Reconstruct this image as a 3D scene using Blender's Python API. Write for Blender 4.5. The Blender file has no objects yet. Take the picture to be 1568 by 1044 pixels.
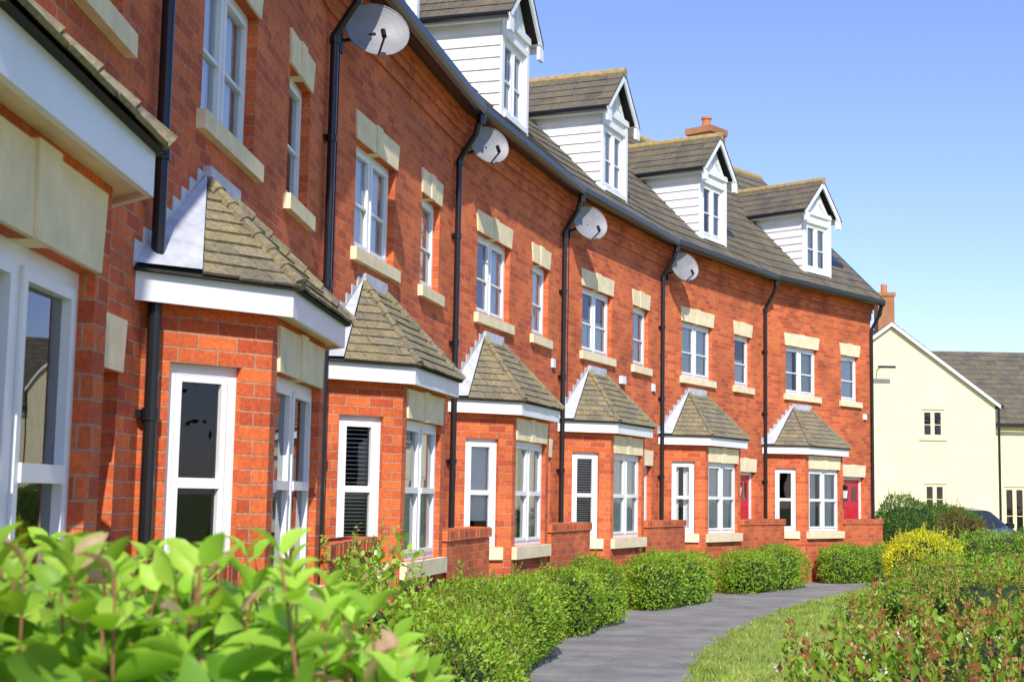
import bpy, math, random
import numpy as np
from mathutils import Vector, Matrix
from collections import defaultdict
SC=bpy.context.scene
rad=math.radians

# ------------------------------------------------------------------ materials
def newmat(name):
    m=bpy.data.materials.new(name); m.use_nodes=True
    nt=m.node_tree; b=nt.nodes['Principled BSDF']
    return m,nt,b
def N(nt,t,**kw):
    n=nt.nodes.new(t)
    for k,v in kw.items(): setattr(n,k,v)
    return n
def mixc(nt,fac,a,b,mode='MIX'):
    n=nt.nodes.new('ShaderNodeMix'); n.data_type='RGBA'; n.blend_type=mode
    for sock,v in ((n.inputs[0],fac),(n.inputs[6],a),(n.inputs[7],b)):
        if isinstance(v,(int,float)): sock.default_value=v
        elif isinstance(v,tuple): sock.default_value=(*v,1)
        else: nt.links.new(v,sock)
    return n.outputs[2]
def ramp(nt,src,stops):
    r=nt.nodes.new('ShaderNodeValToRGB'); e=r.color_ramp.elements
    while len(e)<len(stops): e.new(0.5)
    for i,(p,c) in enumerate(stops):
        e[i].position=p; e[i].color=(c,c,c,1) if isinstance(c,(int,float)) else (*c,1)
    nt.links.new(src,r.inputs[0]); return r.outputs[0]
def noise(nt,scale,detail=4,coord=None,rough=.6):
    n=N(nt,'ShaderNodeTexNoise'); n.inputs['Scale'].default_value=scale
    n.inputs['Detail'].default_value=detail; n.inputs['Roughness'].default_value=rough
    if coord is None:
        g=nt.nodes.new('ShaderNodeNewGeometry'); coord=g.outputs['Position']
    nt.links.new(coord,n.inputs['Vector']); return n.outputs['Fac']
def bump(nt,b,h,strength=.3,dist=.01):
    n=nt.nodes.new('ShaderNodeBump'); n.inputs['Strength'].default_value=strength
    n.inputs['Distance'].default_value=dist
    nt.links.new(h,n.inputs['Height']); nt.links.new(n.outputs[0],b.inputs['Normal'])

def brick_mat(name,c1,c2,mortar,dark=.70):
    m,nt,b=newmat(name)
    uv=N(nt,'ShaderNodeUVMap')
    wn=N(nt,'ShaderNodeTexNoise'); wn.inputs['Scale'].default_value=3.0; wn.inputs['Detail'].default_value=3
    nt.links.new(uv.outputs[0],wn.inputs['Vector'])
    wv=N(nt,'ShaderNodeVectorMath',operation='MULTIPLY_ADD'); nt.links.new(wn.outputs['Color'],wv.inputs[0])
    wv.inputs[1].default_value=(.012,.010,0); nt.links.new(uv.outputs[0],wv.inputs[2])
    br=N(nt,'ShaderNodeTexBrick'); nt.links.new(wv.outputs[0],br.inputs['Vector'])
    br.inputs['Scale'].default_value=1; br.inputs['Brick Width'].default_value=.225
    br.inputs['Row Height'].default_value=.075; br.inputs['Mortar Size'].default_value=.0055
    br.inputs['Mortar Smooth'].default_value=.35; br.inputs['Bias'].default_value=-.15
    br.inputs['Color1'].default_value=(*c1,1); br.inputs['Color2'].default_value=(*c2,1)
    br.inputs['Mortar'].default_value=(*mortar,1)
    n1=noise(nt,1.3,3); n2=noise(nt,45,3)
    c=mixc(nt,1,br.outputs['Color'],ramp(nt,n1,[(.3,dark),(.7,1.12)]),'MULTIPLY')
    c=mixc(nt,1,c,ramp(nt,n2,[(.3,.72),(.7,1.15)]),'MULTIPLY')
    nt.links.new(c,b.inputs['Base Color']); b.inputs['Roughness'].default_value=.88
    inv=N(nt,'ShaderNodeMath',operation='SUBTRACT'); inv.inputs[0].default_value=1
    nt.links.new(br.outputs['Fac'],inv.inputs[1])
    ad=N(nt,'ShaderNodeMath',operation='MULTIPLY_ADD'); nt.links.new(n2,ad.inputs[0]); ad.inputs[1].default_value=.35
    nt.links.new(inv.outputs[0],ad.inputs[2])
    bump(nt,b,ad.outputs[0],.6,.008)
    return m
M={}
M['brick']=brick_mat('red_brick',(.86,.185,.045),(.52,.075,.027),(.54,.29,.18))
M['brick_end']=brick_mat('chimney_brick',(.52,.19,.07),(.40,.20,.08),(.40,.30,.18))

def simple(name,col,rough=.6,nscale=0,var=.15,spec=.5,bmp=0,metal=0):
    m,nt,b=newmat(name)
    b.inputs['Roughness'].default_value=rough; b.inputs['Metallic'].default_value=metal
    b.inputs['Specular IOR Level'].default_value=spec
    if nscale:
        n=noise(nt,nscale,5)
        c=mixc(nt,1,tuple(col),ramp(nt,n,[(.3,1-var),(.7,1+var*.5)]),'MULTIPLY')
        nt.links.new(c,b.inputs['Base Color'])
        if bmp: bump(nt,b,n,bmp,.01)
    else: b.inputs['Base Color'].default_value=(*col,1)
    return m
M['stone']=simple('cream_stone',(.92,.77,.49),.85,6,.16,bmp=.2)
M['white']=simple('white_upvc',(.87,.88,.88),.35,2.5,.08)
M['board']=simple('white_weatherboard',(.88,.88,.88),.5,3,.08)
M['black']=simple('black_plastic',(.012,.012,.014),.3,4,.2)
M['deck']=simple('roof_underlay',(.03,.028,.025),.9,4,.2)
M['lead']=simple('lead_flashing',(.56,.58,.62),.5,9,.25,bmp=.15)
M['red']=simple('red_door_paint',(.60,.015,.03),.3,5,.1)
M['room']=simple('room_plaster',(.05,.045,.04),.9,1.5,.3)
M['dish']=simple('dish_grey',(.27,.27,.28),.5,8,.18)
M['metal']=simple('galvanised',(.45,.45,.45),.35,20,.1,metal=.8)
M['lampglass']=simple('lamp_glass',(.75,.74,.70),.2,8,.1)
M['pot']=simple('terracotta',(.60,.20,.08),.8,9,.2)
M['ridge']=simple('lichened_ridge_tile',(.42,.31,.13),.85,14,.35,bmp=.3)
M['cream']=simple('cream_render',(.80,.71,.46),.9,1.1,.09,bmp=.1)
M['carp']=simple('black_car_paint',(.012,.013,.016),.12,4,.1)
M['rubber']=simple('tyre_rubber',(.02,.02,.02),.8,30,.2)
M['concrete']=simple('concrete_edging',(.36,.33,.27),.9,14,.25,bmp=.3)
M['bark']=simple('bark',(.10,.06,.035),.9,30,.3,bmp=.4)
M['stem']=simple('red_stem',(.28,.11,.05),.6,20,.2)
M['flower']=simple('petals',(.85,.80,.80),.6,20,.1)
M['carglass']=simple('car_glass',(.03,.035,.04),.05,3,.1)

def fabric():
    m,nt,b=newmat('curtain_fabric')
    g=N(nt,'ShaderNodeNewGeometry')
    c=mixc(nt,g.outputs['Random Per Island'],(.90,.92,.95),(.84,.80,.72))
    nt.links.new(c,b.inputs['Base Color']); b.inputs['Roughness'].default_value=.9
    return m
M['fabric']=fabric()
def glass():
    m,nt,b=newmat('window_glass'); nt.nodes.remove(b)
    out=[n for n in nt.nodes if n.type=='OUTPUT_MATERIAL'][0]
    t=N(nt,'ShaderNodeBsdfTransparent'); t.inputs[0].default_value=(.90,.94,.94,1)
    g=N(nt,'ShaderNodeBsdfGlossy'); g.inputs['Roughness'].default_value=.012
    g.inputs[0].default_value=(.92,.95,1,1)
    n=noise(nt,1.6,1); bp=N(nt,'ShaderNodeBump'); bp.inputs['Strength'].default_value=.12; bp.inputs['Distance'].default_value=.02
    nt.links.new(n,bp.inputs['Height']); nt.links.new(bp.outputs[0],g.inputs['Normal'])
    f=N(nt,'ShaderNodeFresnel'); f.inputs[0].default_value=1.5
    mx=N(nt,'ShaderNodeMixShader')
    mt=N(nt,'ShaderNodeMath',operation='MULTIPLY_ADD'); nt.links.new(f.outputs[0],mt.inputs[0]); mt.inputs[1].default_value=1.25; mt.inputs[2].default_value=.0; mt.use_clamp=True
    nt.links.new(mt.outputs[0],mx.inputs[0]); nt.links.new(t.outputs[0],mx.inputs[1]); nt.links.new(g.outputs[0],mx.inputs[2])
    nt.links.new(mx.outputs[0],out.inputs[0]); return m
M['glass']=glass()
def tiles(name,a,b_,lich):
    m,nt,b=newmat(name)
    g=N(nt,'ShaderNodeNewGeometry')
    c=mixc(nt,g.outputs['Random Per Island'],a,b_)
    n1=noise(nt,3.5,5); n2=noise(nt,38,4)
    c=mixc(nt,ramp(nt,n1,[(.45,0),(.68,.7)]),c,lich)
    c=mixc(nt,1,c,ramp(nt,n2,[(.3,.58),(.7,1.28)]),'MULTIPLY')
    nt.links.new(c,b.inputs['Base Color']); b.inputs['Roughness'].default_value=.9
    bump(nt,b,n2,.5,.006); return m
M['tile']=tiles('bay_roof_tile',(.28,.235,.15),(.17,.15,.105),(.34,.28,.12))
M['mtile']=tiles('main_roof_tile',(.16,.135,.095),(.10,.088,.07),(.21,.17,.085))
def leafmat(name,a,b_,c3=None,trans=.35,rough=.45,lo=.86,spec=.4,nlo=.7):
    m,nt,b=newmat(name)
    g=N(nt,'ShaderNodeNewGeometry')
    r=g.outputs['Random Per Island']
    c=mixc(nt,r,a,b_)
    n1=noise(nt,2.2,3)
    c=mixc(nt,1,c,ramp(nt,n1,[(.3,nlo),(.7,1.25)]),'MULTIPLY')
    if c3 is not None:
        c=mixc(nt,ramp(nt,r,[(lo,0),(lo+.04,1)]),c,c3)
    nt.links.new(c,b.inputs['Base Color']); b.inputs['Roughness'].default_value=rough
    b.inputs['Specular IOR Level'].default_value=spec
    out=[n for n in nt.nodes if n.type=='OUTPUT_MATERIAL'][0]
    tr=N(nt,'ShaderNodeBsdfTranslucent')
    c2=mixc(nt,1,c,(1.3,1.5,.5),'MULTIPLY'); nt.links.new(c2,tr.inputs[0])
    mx=N(nt,'ShaderNodeMixShader'); mx.inputs[0].default_value=trans
    nt.links.new(b.outputs[0],mx.inputs[1]); nt.links.new(tr.outputs[0],mx.inputs[2])
    nt.links.new(mx.outputs[0],out.inputs[0]); return m
M['hedge']=leafmat('hedge_leaf',(.20,.36,.025),(.38,.55,.05),nlo=.6)
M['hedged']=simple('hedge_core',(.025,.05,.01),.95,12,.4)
M['fore']=leafmat('foreground_leaf',(.26,.48,.04),(.50,.70,.10),(.58,.36,.24),.4,.45,.88,.3)
M['foredark']=leafmat('shaded_lower_leaf',(.10,.24,.02),(.22,.40,.04),None,.35,.5)  # darker copy of the foreground leaf, shade of the gaps put into its colour
M['privet']=leafmat('privet_leaf',(.18,.35,.03),(.38,.54,.05),(.32,.13,.05),nlo=.55)
M['shoot']=leafmat('young_shoot_leaf',(.30,.42,.05),(.42,.50,.08),(.42,.13,.06),lo=.62)
M['dark']=leafmat('evergreen_leaf',(.08,.20,.025),(.16,.30,.035))
M['treeleaf']=leafmat('tree_leaf',(.05,.11,.02),(.09,.16,.03))
M['yellow']=leafmat('yellow_leaf',(.85,.76,.03),(.60,.62,.04))
M['brownred']=leafmat('copper_leaf',(.28,.15,.05),(.18,.24,.05))
M['blade']=leafmat('grass_blade',(.22,.37,.04),(.46,.50,.13),nlo=.6)
def ground_mat(name,stops,s1,s2,bm=.4,rough=.95):
    m,nt,b=newmat(name)
    n1=noise(nt,s1,5); n2=noise(nt,s2,4)
    mm=N(nt,'ShaderNodeMath',operation='MULTIPLY_ADD'); nt.links.new(n2,mm.inputs[0]); mm.inputs[1].default_value=.5
    h=N(nt,'ShaderNodeMath',operation='MULTIPLY'); nt.links.new(n1,h.inputs[0]); h.inputs[1].default_value=.5
    nt.links.new(h.outputs[0],mm.inputs[2])
    c=ramp(nt,mm.outputs[0],stops); nt.links.new(c,b.inputs['Base Color'])
    b.inputs['Roughness'].default_value=rough; bump(nt,b,n2,bm,.01); return m
M['grass']=ground_mat('lawn_turf',[(.35,(.14,.21,.04)),(.5,(.27,.34,.07)),(.65,(.46,.43,.17))],1.2,60)
M['asphalt']=ground_mat('path_asphalt',[(.36,(.14,.138,.135)),(.5,(.24,.235,.225)),(.64,(.37,.355,.33))],1.6,100,.7)
M['soil']=ground_mat('garden_soil',[(.35,(.14,.10,.06)),(.5,(.27,.22,.14)),(.68,(.50,.43,.30))],2,50,.6)

# ------------------------------------------------------------------ mesh builder
class MB:
    def __init__(s): s.v=[]; s.f=[]; s.uv=[]
    def face(s,pts):
        p=[Vector(q) for q in pts]
        n=Vector((0,0,0))
        for i in range(len(p)):
            a=p[i]-p[0]; b=p[(i+1)%len(p)]-p[0]; n+=a.cross(b)
        if n.length<1e-10: return
        n.normalize()
        if abs(n.z)>.92: T=Vector((1,0,0)); B=Vector((0,1,0))
        else:
            T=Vector((0,0,1)).cross(n).normalized(); B=n.cross(T)
            if abs(n.z)<.05: B=Vector((0,0,1))
        k=len(s.v); s.v+= [tuple(q) for q in p]; s.f.append(tuple(range(k,k+len(p))))
        for q in p: s.uv.append((q.dot(T),q.dot(B)))
    def hexa(s,c):
        for f in ((3,2,1,0),(4,5,6,7),(0,1,5,4),(1,2,6,5),(2,3,7,6),(3,0,4,7)):
            s.face([c[i] for i in f])
    def box(s,x0,x1,y0,y1,z0,z1):
        s.hexa([(x0,y0,z0),(x1,y0,z0),(x1,y1,z0),(x0,y1,z0),(x0,y0,z1),(x1,y0,z1),(x1,y1,z1),(x0,y1,z1)])
    def tube(s,a,b,r,n=10,r2=None,cap=True):
        a=Vector(a); b=Vector(b); r2=r if r2 is None else r2
        d=(b-a).normalized(); u=d.orthogonal().normalized(); w=d.cross(u)
        A=[a+(u*math.cos(2*math.pi*i/n)+w*math.sin(2*math.pi*i/n))*r for i in range(n)]
        B=[b+(u*math.cos(2*math.pi*i/n)+w*math.sin(2*math.pi*i/n))*r2 for i in range(n)]
        for i in range(n):
            j=(i+1)%n; s.face([A[i],A[j],B[j],B[i]])
        if cap: s.face(A[::-1]); s.face(B)
    def obj(s,name,mat,parent=None,smooth=False):
        me=bpy.data.meshes.new(name); me.from_pydata(s.v,[],s.f)
        ul=me.uv_layers.new(name='UVMap'); ul.data.foreach_set('uv',[c for q in s.uv for c in q])
        me.materials.append(mat)
        if smooth: me.polygons.foreach_set('use_smooth',[True]*len(me.polygons))
        o=bpy.data.objects.new(name,me); SC.collection.objects.link(o)
        if parent: o.parent=parent
        return o
def empty(name,loc=(0,0,0),rot=0):
    e=bpy.data.objects.new(name,None); SC.collection.objects.link(e); e.location=loc; e.rotation_euler=(0,0,rot)
    e.empty_display_size=.3; return e

class Fr:
    def __init__(s,O,T):
        l=math.hypot(*T); s.O=O; s.T=(T[0]/l,T[1]/l); s.N=(s.T[1],-s.T[0])
    def p(s,a,d,z):
        t=s.O[0]+s.T[0]*a+s.N[0]*d; o=s.O[1]+s.T[1]*a+s.N[1]*d
        return (t,-o,z)
def fbox(mb,fr,a0,a1,d0,d1,z0,z1):
    mb.hexa([fr.p(a0,d0,z0),fr.p(a1,d0,z0),fr.p(a1,d1,z0),fr.p(a0,d1,z0),fr.p(a0,d0,z1),fr.p(a1,d0,z1),fr.p(a1,d1,z1),fr.p(a0,d1,z1)])
def wall(mb,fr,a0,a1,z0,z1,ops,rev=.13,d=0):
    us=sorted(set([a0,a1]+[o[0] for o in ops]+[o[1] for o in ops])); zs=sorted(set([z0,z1]+[o[2] for o in ops]+[o[3] for o in ops]))
    for i in range(len(us)-1):
        for j in range(len(zs)-1):
            um=(us[i]+us[i+1])/2; zm=(zs[j]+zs[j+1])/2
            if any(o[0]<um<o[1] and o[2]<zm<o[3] for o in ops): continue
            mb.face([fr.p(us[i],d,zs[j]),fr.p(us[i+1],d,zs[j]),fr.p(us[i+1],d,zs[j+1]),fr.p(us[i],d,zs[j+1])])
    for (u0,u1,w0,w1) in ops:
        e=d+rev
        mb.face([fr.p(u0,d,w0),fr.p(u0,d,w1),fr.p(u0,e,w1),fr.p(u0,e,w0)])
        mb.face([fr.p(u1,d,w0),fr.p(u1,e,w0),fr.p(u1,e,w1),fr.p(u1,d,w1)])
        mb.face([fr.p(u0,d,w0),fr.p(u0,e,w0),fr.p(u1,e,w0),fr.p(u1,d,w0)])
        mb.face([fr.p(u0,d,w1),fr.p(u1,d,w1),fr.p(u1,e,w1),fr.p(u0,e,w1)])
def curtain(mb,fr,a0,a1,z0,z1,d,amp=.02,per=.09):
    n=max(6,int((a1-a0)/per*6)); pts=[]
    for i in range(n+1):
        a=a0+(a1-a0)*i/n; pts.append((a,d+amp*math.sin(2*math.pi*(a-a0)/per)+amp*.5*math.sin(a*17.3)))
    k=len(mb.v)
    for a,dd in pts:
        mb.v.append(fr.p(a,dd,z0)); mb.v.append(fr.p(a,dd,z1))
    for i in range(n):
        mb.f.append((k+2*i,k+2*i+2,k+2*i+3,k+2*i+1)); mb.uv+=[(0,0)]*4
def window(P,fr,a0,a1,z0,z1,style,cover,rng,d=.07,mid=None,fw=.055):
    F=P['window_frames']
    fbox(F,fr,a0,a1,d,d+.06,z0,z0+fw); fbox(F,fr,a0,a1,d,d+.06,z1-fw,z1)
    fbox(F,fr,a0,a0+fw,d,d+.06,z0+fw,z1-fw); fbox(F,fr,a1-fw,a1,d,d+.06,z0+fw,z1-fw)
    ia,ib=a0+fw,a1-fw; ja,jb=z0+fw,z1-fw
    leaves=[(ia,ib)]
    if style=='double':
        m=(a0+a1)/2; fbox(F,fr,m-.03,m+.03,d,d+.06,ja,jb); leaves=[(ia,m-.03),(m+.03,ib)]
    for (p,q) in leaves:
        s=.036
        fbox(F,fr,p+.003,q-.003,d-.012,d+.04,ja+.003,ja+s); fbox(F,fr,p+.003,q-.003,d-.012,d+.04,jb-s,jb-.003)
        fbox(F,fr,p+.003,p+s,d-.012,d+.04,ja+s,jb-s); fbox(F,fr,q-s,q-.003,d-.012,d+.04,ja+s,jb-s)
        zm=ja+(jb-ja)*(mid if mid else .45)
        hb=.011 if not mid else .026
        fbox(F,fr,p+s,q-s,d-.004 if not mid else d-.02,d+.035,zm-hb,zm+hb)
        G=P['window_glass']
        for (za,zb) in ((ja+s,zm-hb),(zm+hb,jb-s)):
            e=rng.uniform(-.003,.003); G.face([fr.p(p+s,d+.02+e,za),fr.p(q-s,d+.02-e,za),fr.p(q-s,d+.02-e,zb),fr.p(p+s,d+.02+e,zb)])
    C=P['curtains']; w=ib-ia
    if cover=='net': curtain(C,fr,ia,ib,ja,jb,d+.07,.010,.06)
    elif cover=='split':
        k=rng.uniform(.26,.42)
        curtain(C,fr,ia-.05,ia+w*k,ja-.05,jb,d+.09); curtain(C,fr,ib-w*k,ib+.05,ja-.05,jb,d+.09)
    elif cover=='half':
        curtain(C,fr,ia,ib,ja,ja+(jb-ja)*.55,d+.07,.010,.06); curtain(C,fr,ia-.02,ia+w*.2,ja,jb,d+.14)
    elif cover=='roller':
        fbox(C,fr,ia,ib,d+.07,d+.075,jb-(jb-ja)*rng.uniform(.45,.8),jb)
    elif cover=='venetian':
        z=ja+(.02)
        while z<jb:
            fbox(C,fr,ia,ib,d+.07,d+.095,z,z+.006); z+=.03 if z<ja+.5*(jb-ja) else .036
def tilefacet(mb,A,B,C,D,row=.25,tw=.25,th=.02,rng=random,jit=.004):
    A,B,C,D=map(Vector,(A,B,C,D))
    n=((B-A).cross(D-A) if (D-A).length>.01 else (B-A).cross(C-A)).normalized()
    if n.z<0: n=-n
    H=((D+C)/2-(A+B)/2).length; rows=max(2,round(H/row))
    for r in range(rows):
        f0=r/rows; f1=min(1,(r+1.12)/rows)
        l0=A.lerp(D,f0); r0=B.lerp(C,f0); l1=A.lerp(D,f1); r1=B.lerp(C,f1)
        w=(r0-l0).length
        if w<.02: continue
        xs=[0]; x=tw*(.5 if r%2 else 1)
        while x<w-.03: xs.append(x); x+=tw
        xs.append(w); u=(r0-l0).normalized()
        wl=(l1-l0).dot(u); wr=(r1-l0).dot(u); up=((l1-l0)-u*wl)
        for i in range(len(xs)-1):
            a,b=xs[i]+.002,xs[i+1]-.002
            ta,tb=max(a,wl),min(b,wr)
            if i==0: ta=wl
            if i==len(xs)-2: tb=wr
            if wl>b: ta=tb=wl if i else wl
            if tb<ta: ta=tb=(min(max((a+b)/2,wl),wr))
            j=rng.uniform(-jit,jit); lift=n*(th+rng.uniform(0,.006))
            p0=l0+u*a+lift+up*(j/ max(.01,up.length)); p1=l0+u*b+lift+up*(j/max(.01,up.length))
            q0=l0+up+u*ta+n*.004; q1=l0+up+u*tb+n*.004
            dn=n*(-th)
            mb.face([p0,p1,q1,q0]); mb.face([p0+dn,p1+dn,p1,p0])
            mb.face([p0+dn,p0,q0]); mb.face([p1,p1+dn,q1])
def prism(mb,prof,tl,tr):
    n=len(prof)
    for i in range(n):
        (o0,z0),(o1,z1)=prof[i],prof[(i+1)%n]
        mb.face([(tl(o0),-o0,z0),(tr(o0),-o0,z0),(tr(o1),-o1,z1),(tl(o1),-o1,z1)])
    mb.face([(tl(o),-o,z) for o,z in prof]); mb.face([(tr(o),-o,z) for o,z in prof][::-1])

# ------------------------------------------------------------------ house row layout
W=4.37
ANG=[0.5,3.5,11.5,17.9,24.5,33,42]
P=[None]*8
P[4]=(.653,19.75)
for i in range(4,7):
    a=rad(ANG[i]); P[i+1]=(P[i][0]+W*math.sin(a),P[i][1]+W*math.cos(a))
for i in range(3,-1,-1):
    a=rad(ANG[i]); P[i]=(P[i+1][0]-W*math.sin(a),P[i+1][1]-W*math.cos(a))
def world(i,t,o,z=0):
    a=rad(ANG[i]); return Vector((P[i][0]+math.sin(a)*t+math.cos(a)*o,P[i][1]+math.cos(a)*t-math.sin(a)*o,z))

MATOF={'brick_walls':'brick','eaves_corbelling':'brick','lintels_and_sills':'stone','window_frames':'white','window_glass':'glass',
'curtains':'fabric','rooms':'room','front_door':'red','bay_fascia':'white','bay_roof_tiles':'tile','lead_flashing':'lead',
'roof_tiles':'mtile','ridge_tiles':'ridge','dormer_cladding':'board','gutters_and_downpipe':'black','porch_wall':'brick','hip_tiles':'tile',
'chimney_stack':'brick_end','chimney_pot':'pot','lantern_glass':'lampglass','door_metal':'metal','alarm_box':'white','roof_deck':'deck'}
cov=[('split','net','none','none'),('net','split','none','none'),('net','split','venetian','net'),('split','net','roller','split'),
('half','split','venetian','net'),('net','half','split','net'),('split','net','none','split')]
EO,EZ,RO,RZ=.33,5.87,-2.80,9.0
slope=(RZ-EZ)/(EO-RO)
def lintel(mb,fr,a0,a1,z0,z1,fl=.07,key=True):
    def tr(a,b,c,d_,d0,d1,za,zb):
        mb.hexa([fr.p(a,d0,za),fr.p(b,d0,za),fr.p(b,d1,za),fr.p(a,d1,za),fr.p(c,d0,zb),fr.p(d_,d0,zb),fr.p(d_,d1,zb),fr.p(c,d1,zb)])
    m=(a0+a1)/2
    tr(a0-.02,m-.073,a0-fl,m-.093,-.018,.11,z0,z1); tr(m+.073,a1+.02,m+.093,a1+fl,-.018,.11,z0,z1)
    tr(m-.071,m+.071,m-.091,m+.091,-.028,.11,z0-.004,z1+.012)

for i in range(7):
    rng=random.Random(100+i)
    H=defaultdict(MB); a=rad(ANG[i])
    hl=(ANG[i]-ANG[i-1])/2 if i>0 else 0; hr=(ANG[i+1]-ANG[i])/2 if i<6 else 0
    tl=lambda o,h=hl: o*math.tan(rad(h)); tr=lambda o,h=hr: W-o*math.tan(rad(h))
    root=empty('terraced_brick_house',(P[i][0],P[i][1],0),math.pi/2-a)
    F=Fr((0,0),(1,0)); B=H['brick_walls']; S=H['lintels_and_sills']
    c=cov[i]
    w1=(.87,2.10,3.65,4.61); w2=(3.08,3.82,3.65,4.61); dr=(3.15,4.03,.12,2.07); bo=(.32,2.3,.3,2.38)
    wall(B,F,0,W,0,5.46,[w1,w2,dr,bo])
    window(H,F,*w1,'double',c[0],rng); window(H,F,*w2,'single',c[1],rng)
    for w in (w1,w2):
        lintel(S,F,w[0],w[1],4.613,4.86)
        fbox(S,F,w[0]-.08,w[1]+.08,-.055,.075,3.535,3.648)
    lintel(S,F,dr[0],dr[1],2.073,2.32,.05)
    K=H['eaves_corbelling']
    for (z0,z1,o) in ((5.46,5.535,.03),(5.535,5.61,.033),(5.61,5.685,.062),(5.685,5.76,.095),(5.76,5.83,.128)):
        prism(K,[(-.1,z0),(o,z0),(o,z1-.003),(-.1,z1-.003)],tl,tr)
    G=H['gutters_and_downpipe']
    prism(G,[(.12,5.80),(.235,5.80),(.235,5.88),(.12,5.88)],tl,tr)
    prism(G,[(.24,5.865),(.245,5.80),(.27,5.765),(.305,5.752),(.345,5.765),(.368,5.80),(.374,5.868),(.36,5.868),(.355,5.81),(.305,5.77),(.255,5.81),(.25,5.865)],tl,tr)
    if i>0:
        G.tube((.03,-.06,0.05),(.03,-.06,5.28),.034,12); G.tube((.03,-.06,5.26),(.05,-.24,5.55),.034,12)
        G.tube((.05,-.24,5.54),(.05,-.30,5.77),.036,12); G.tube((.05,-.30,5.66),(.05,-.30,5.78),.052,12)
        for z in (.6,1.9,3.2,4.4,5.22): G.tube((.03,-.06,z-.03),(.03,-.06,z+.03),.043,12)
        for z in (.6,1.9,3.2,4.4): G.box(-.03,.09,-.03,-.004,z-.02,z+.02)
    if i==6:
        G.tube((W-.06,-.06,0.05),(W-.06,-.06,5.28),.034,12); G.tube((W-.06,-.06,5.26),(W-.05,-.24,5.55),.034,12); G.tube((W-.05,-.24,5.54),(W-.05,-.30,5.77),.045,12)
    T=H['roof_tiles']
    tilefacet(T,(tl(EO),-EO,EZ),(tr(EO),-EO,EZ),(tr(RO),-RO,RZ),(tl(RO),-RO,RZ),.27,.30,.018,rng)
    BO=2*RO-EO
    H['roof_deck'].face([(tl(BO),-BO,EZ),(tr(BO),-BO,EZ),(tr(RO),-RO,RZ),(tl(RO),-RO,RZ)])
    H['roof_deck'].face([(tl(EO-.04),-(EO-.04),EZ-.01),(tr(EO-.04),-(EO-.04),EZ-.01),(tr(RO),-RO,RZ-.02),(tl(RO),-RO,RZ-.02)])
    R=H['ridge_tiles']; t=tl(RO); te=tr(RO)
    while t<te-.05:
        e=min(te,t+.42); R.tube((t,-RO,RZ-.03),(e-.01,-RO,RZ-.03),.10,12); t=e
    bo_=BO+.35
    B.face([(0,-bo_,0),(W,-bo_,0),(W,-bo_,5.8),(0,-bo_,5.8)])
    for xx,cond in ((0,i==0),(W,i==6)):
        if cond: B.face([(xx,0,0),(xx,-bo_,0),(xx,-bo_,5.8),(xx,-RO,RZ-.05),(xx,0,5.8)])
    if i==6:
        for (oa,za,ob,zb) in ((EO,EZ,RO,RZ),(RO,RZ,BO,EZ)):
            G.hexa([(W+.0,-oa,za-.12),(W+.05,-oa,za-.12),(W+.05,-ob,zb-.12),(W,-ob,zb-.12),(W,-oa,za+.02),(W+.05,-oa,za+.02),(W+.05,-ob,zb+.02),(W,-ob,zb+.02)])
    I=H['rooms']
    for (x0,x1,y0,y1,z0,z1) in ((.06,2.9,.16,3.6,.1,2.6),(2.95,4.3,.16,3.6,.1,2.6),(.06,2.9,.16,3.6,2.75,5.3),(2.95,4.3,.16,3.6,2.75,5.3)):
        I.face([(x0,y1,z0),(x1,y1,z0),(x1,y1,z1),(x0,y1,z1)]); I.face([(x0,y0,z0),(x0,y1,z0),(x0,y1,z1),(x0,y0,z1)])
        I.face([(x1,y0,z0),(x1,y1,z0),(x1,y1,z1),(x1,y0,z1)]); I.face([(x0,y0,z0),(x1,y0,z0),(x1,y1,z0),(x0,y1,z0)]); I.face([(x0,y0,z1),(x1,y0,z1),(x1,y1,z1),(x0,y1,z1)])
    D=H['front_door']; wf=H['window_frames']
    fbox(wf,F,3.15,3.21,.08,.14,.12,2.07); fbox(wf,F,3.97,4.03,.08,.14,.12,2.07); fbox(wf,F,3.21,3.97,.08,.14,2.01,2.07)
    fbox(D,F,3.213,3.967,.10,.145,.14,2.007)
    for (x0,x1,z0,z1) in ((3.29,3.55,.3,.95),(3.63,3.89,.3,.95),(3.29,3.55,1.08,1.45),(3.63,3.89,1.08,1.45)):
        fbox(D,F,x0,x1,.09,.102,z0,z0+.03); fbox(D,F,x0,x1,.09,.102,z1-.03,z1); fbox(D,F,x0,x0+.03,.09,.102,z0+.03,z1-.03); fbox(D,F,x1-.03,x1,.09,.102,z0+.03,z1-.03)
    for x0 in (3.31,3.65):
        H['window_glass'].face([F.p(x0,.097,1.55),F.p(x0+.22,.097,1.55),F.p(x0+.22,.097,1.88),F.p(x0,.097,1.88)])
    dm=H['door_metal']; fbox(dm,F,3.45,3.73,.085,.099,1.0,1.04); dm.tube((3.9,.03,1.05),(3.9,.10,1.05),.025,10)
    fbox(S,F,3.05,4.13,-.25,.1,.0,.12)
    G.box(2.93,2.99,-.02,-.003,1.62,1.8); G.tube((2.96,-.02,1.78),(2.96,-.13,1.82),.012,8); G.tube((2.96,-.13,1.78),(2.96,-.13,1.84),.02,8,.075)
    G.tube((2.96,-.13,1.84),(2.96,-.13,1.90),.08,8,.02); H['lantern_glass'].tube((2.96,-.13,1.62),(2.96,-.13,1.775),.045,8,.065)
    G.tube((2.96,-.13,1.60),(2.96,-.13,1.62),.05,8)
    if i in (2,4): G.tube((.30,-.012,5.25),(.30,-.012,2.7),.006,5)
    B2=H['alarm_box']
    if i in (4,): B2.box(2.45,2.62,-.06,-.002,3.30,3.42)
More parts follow.
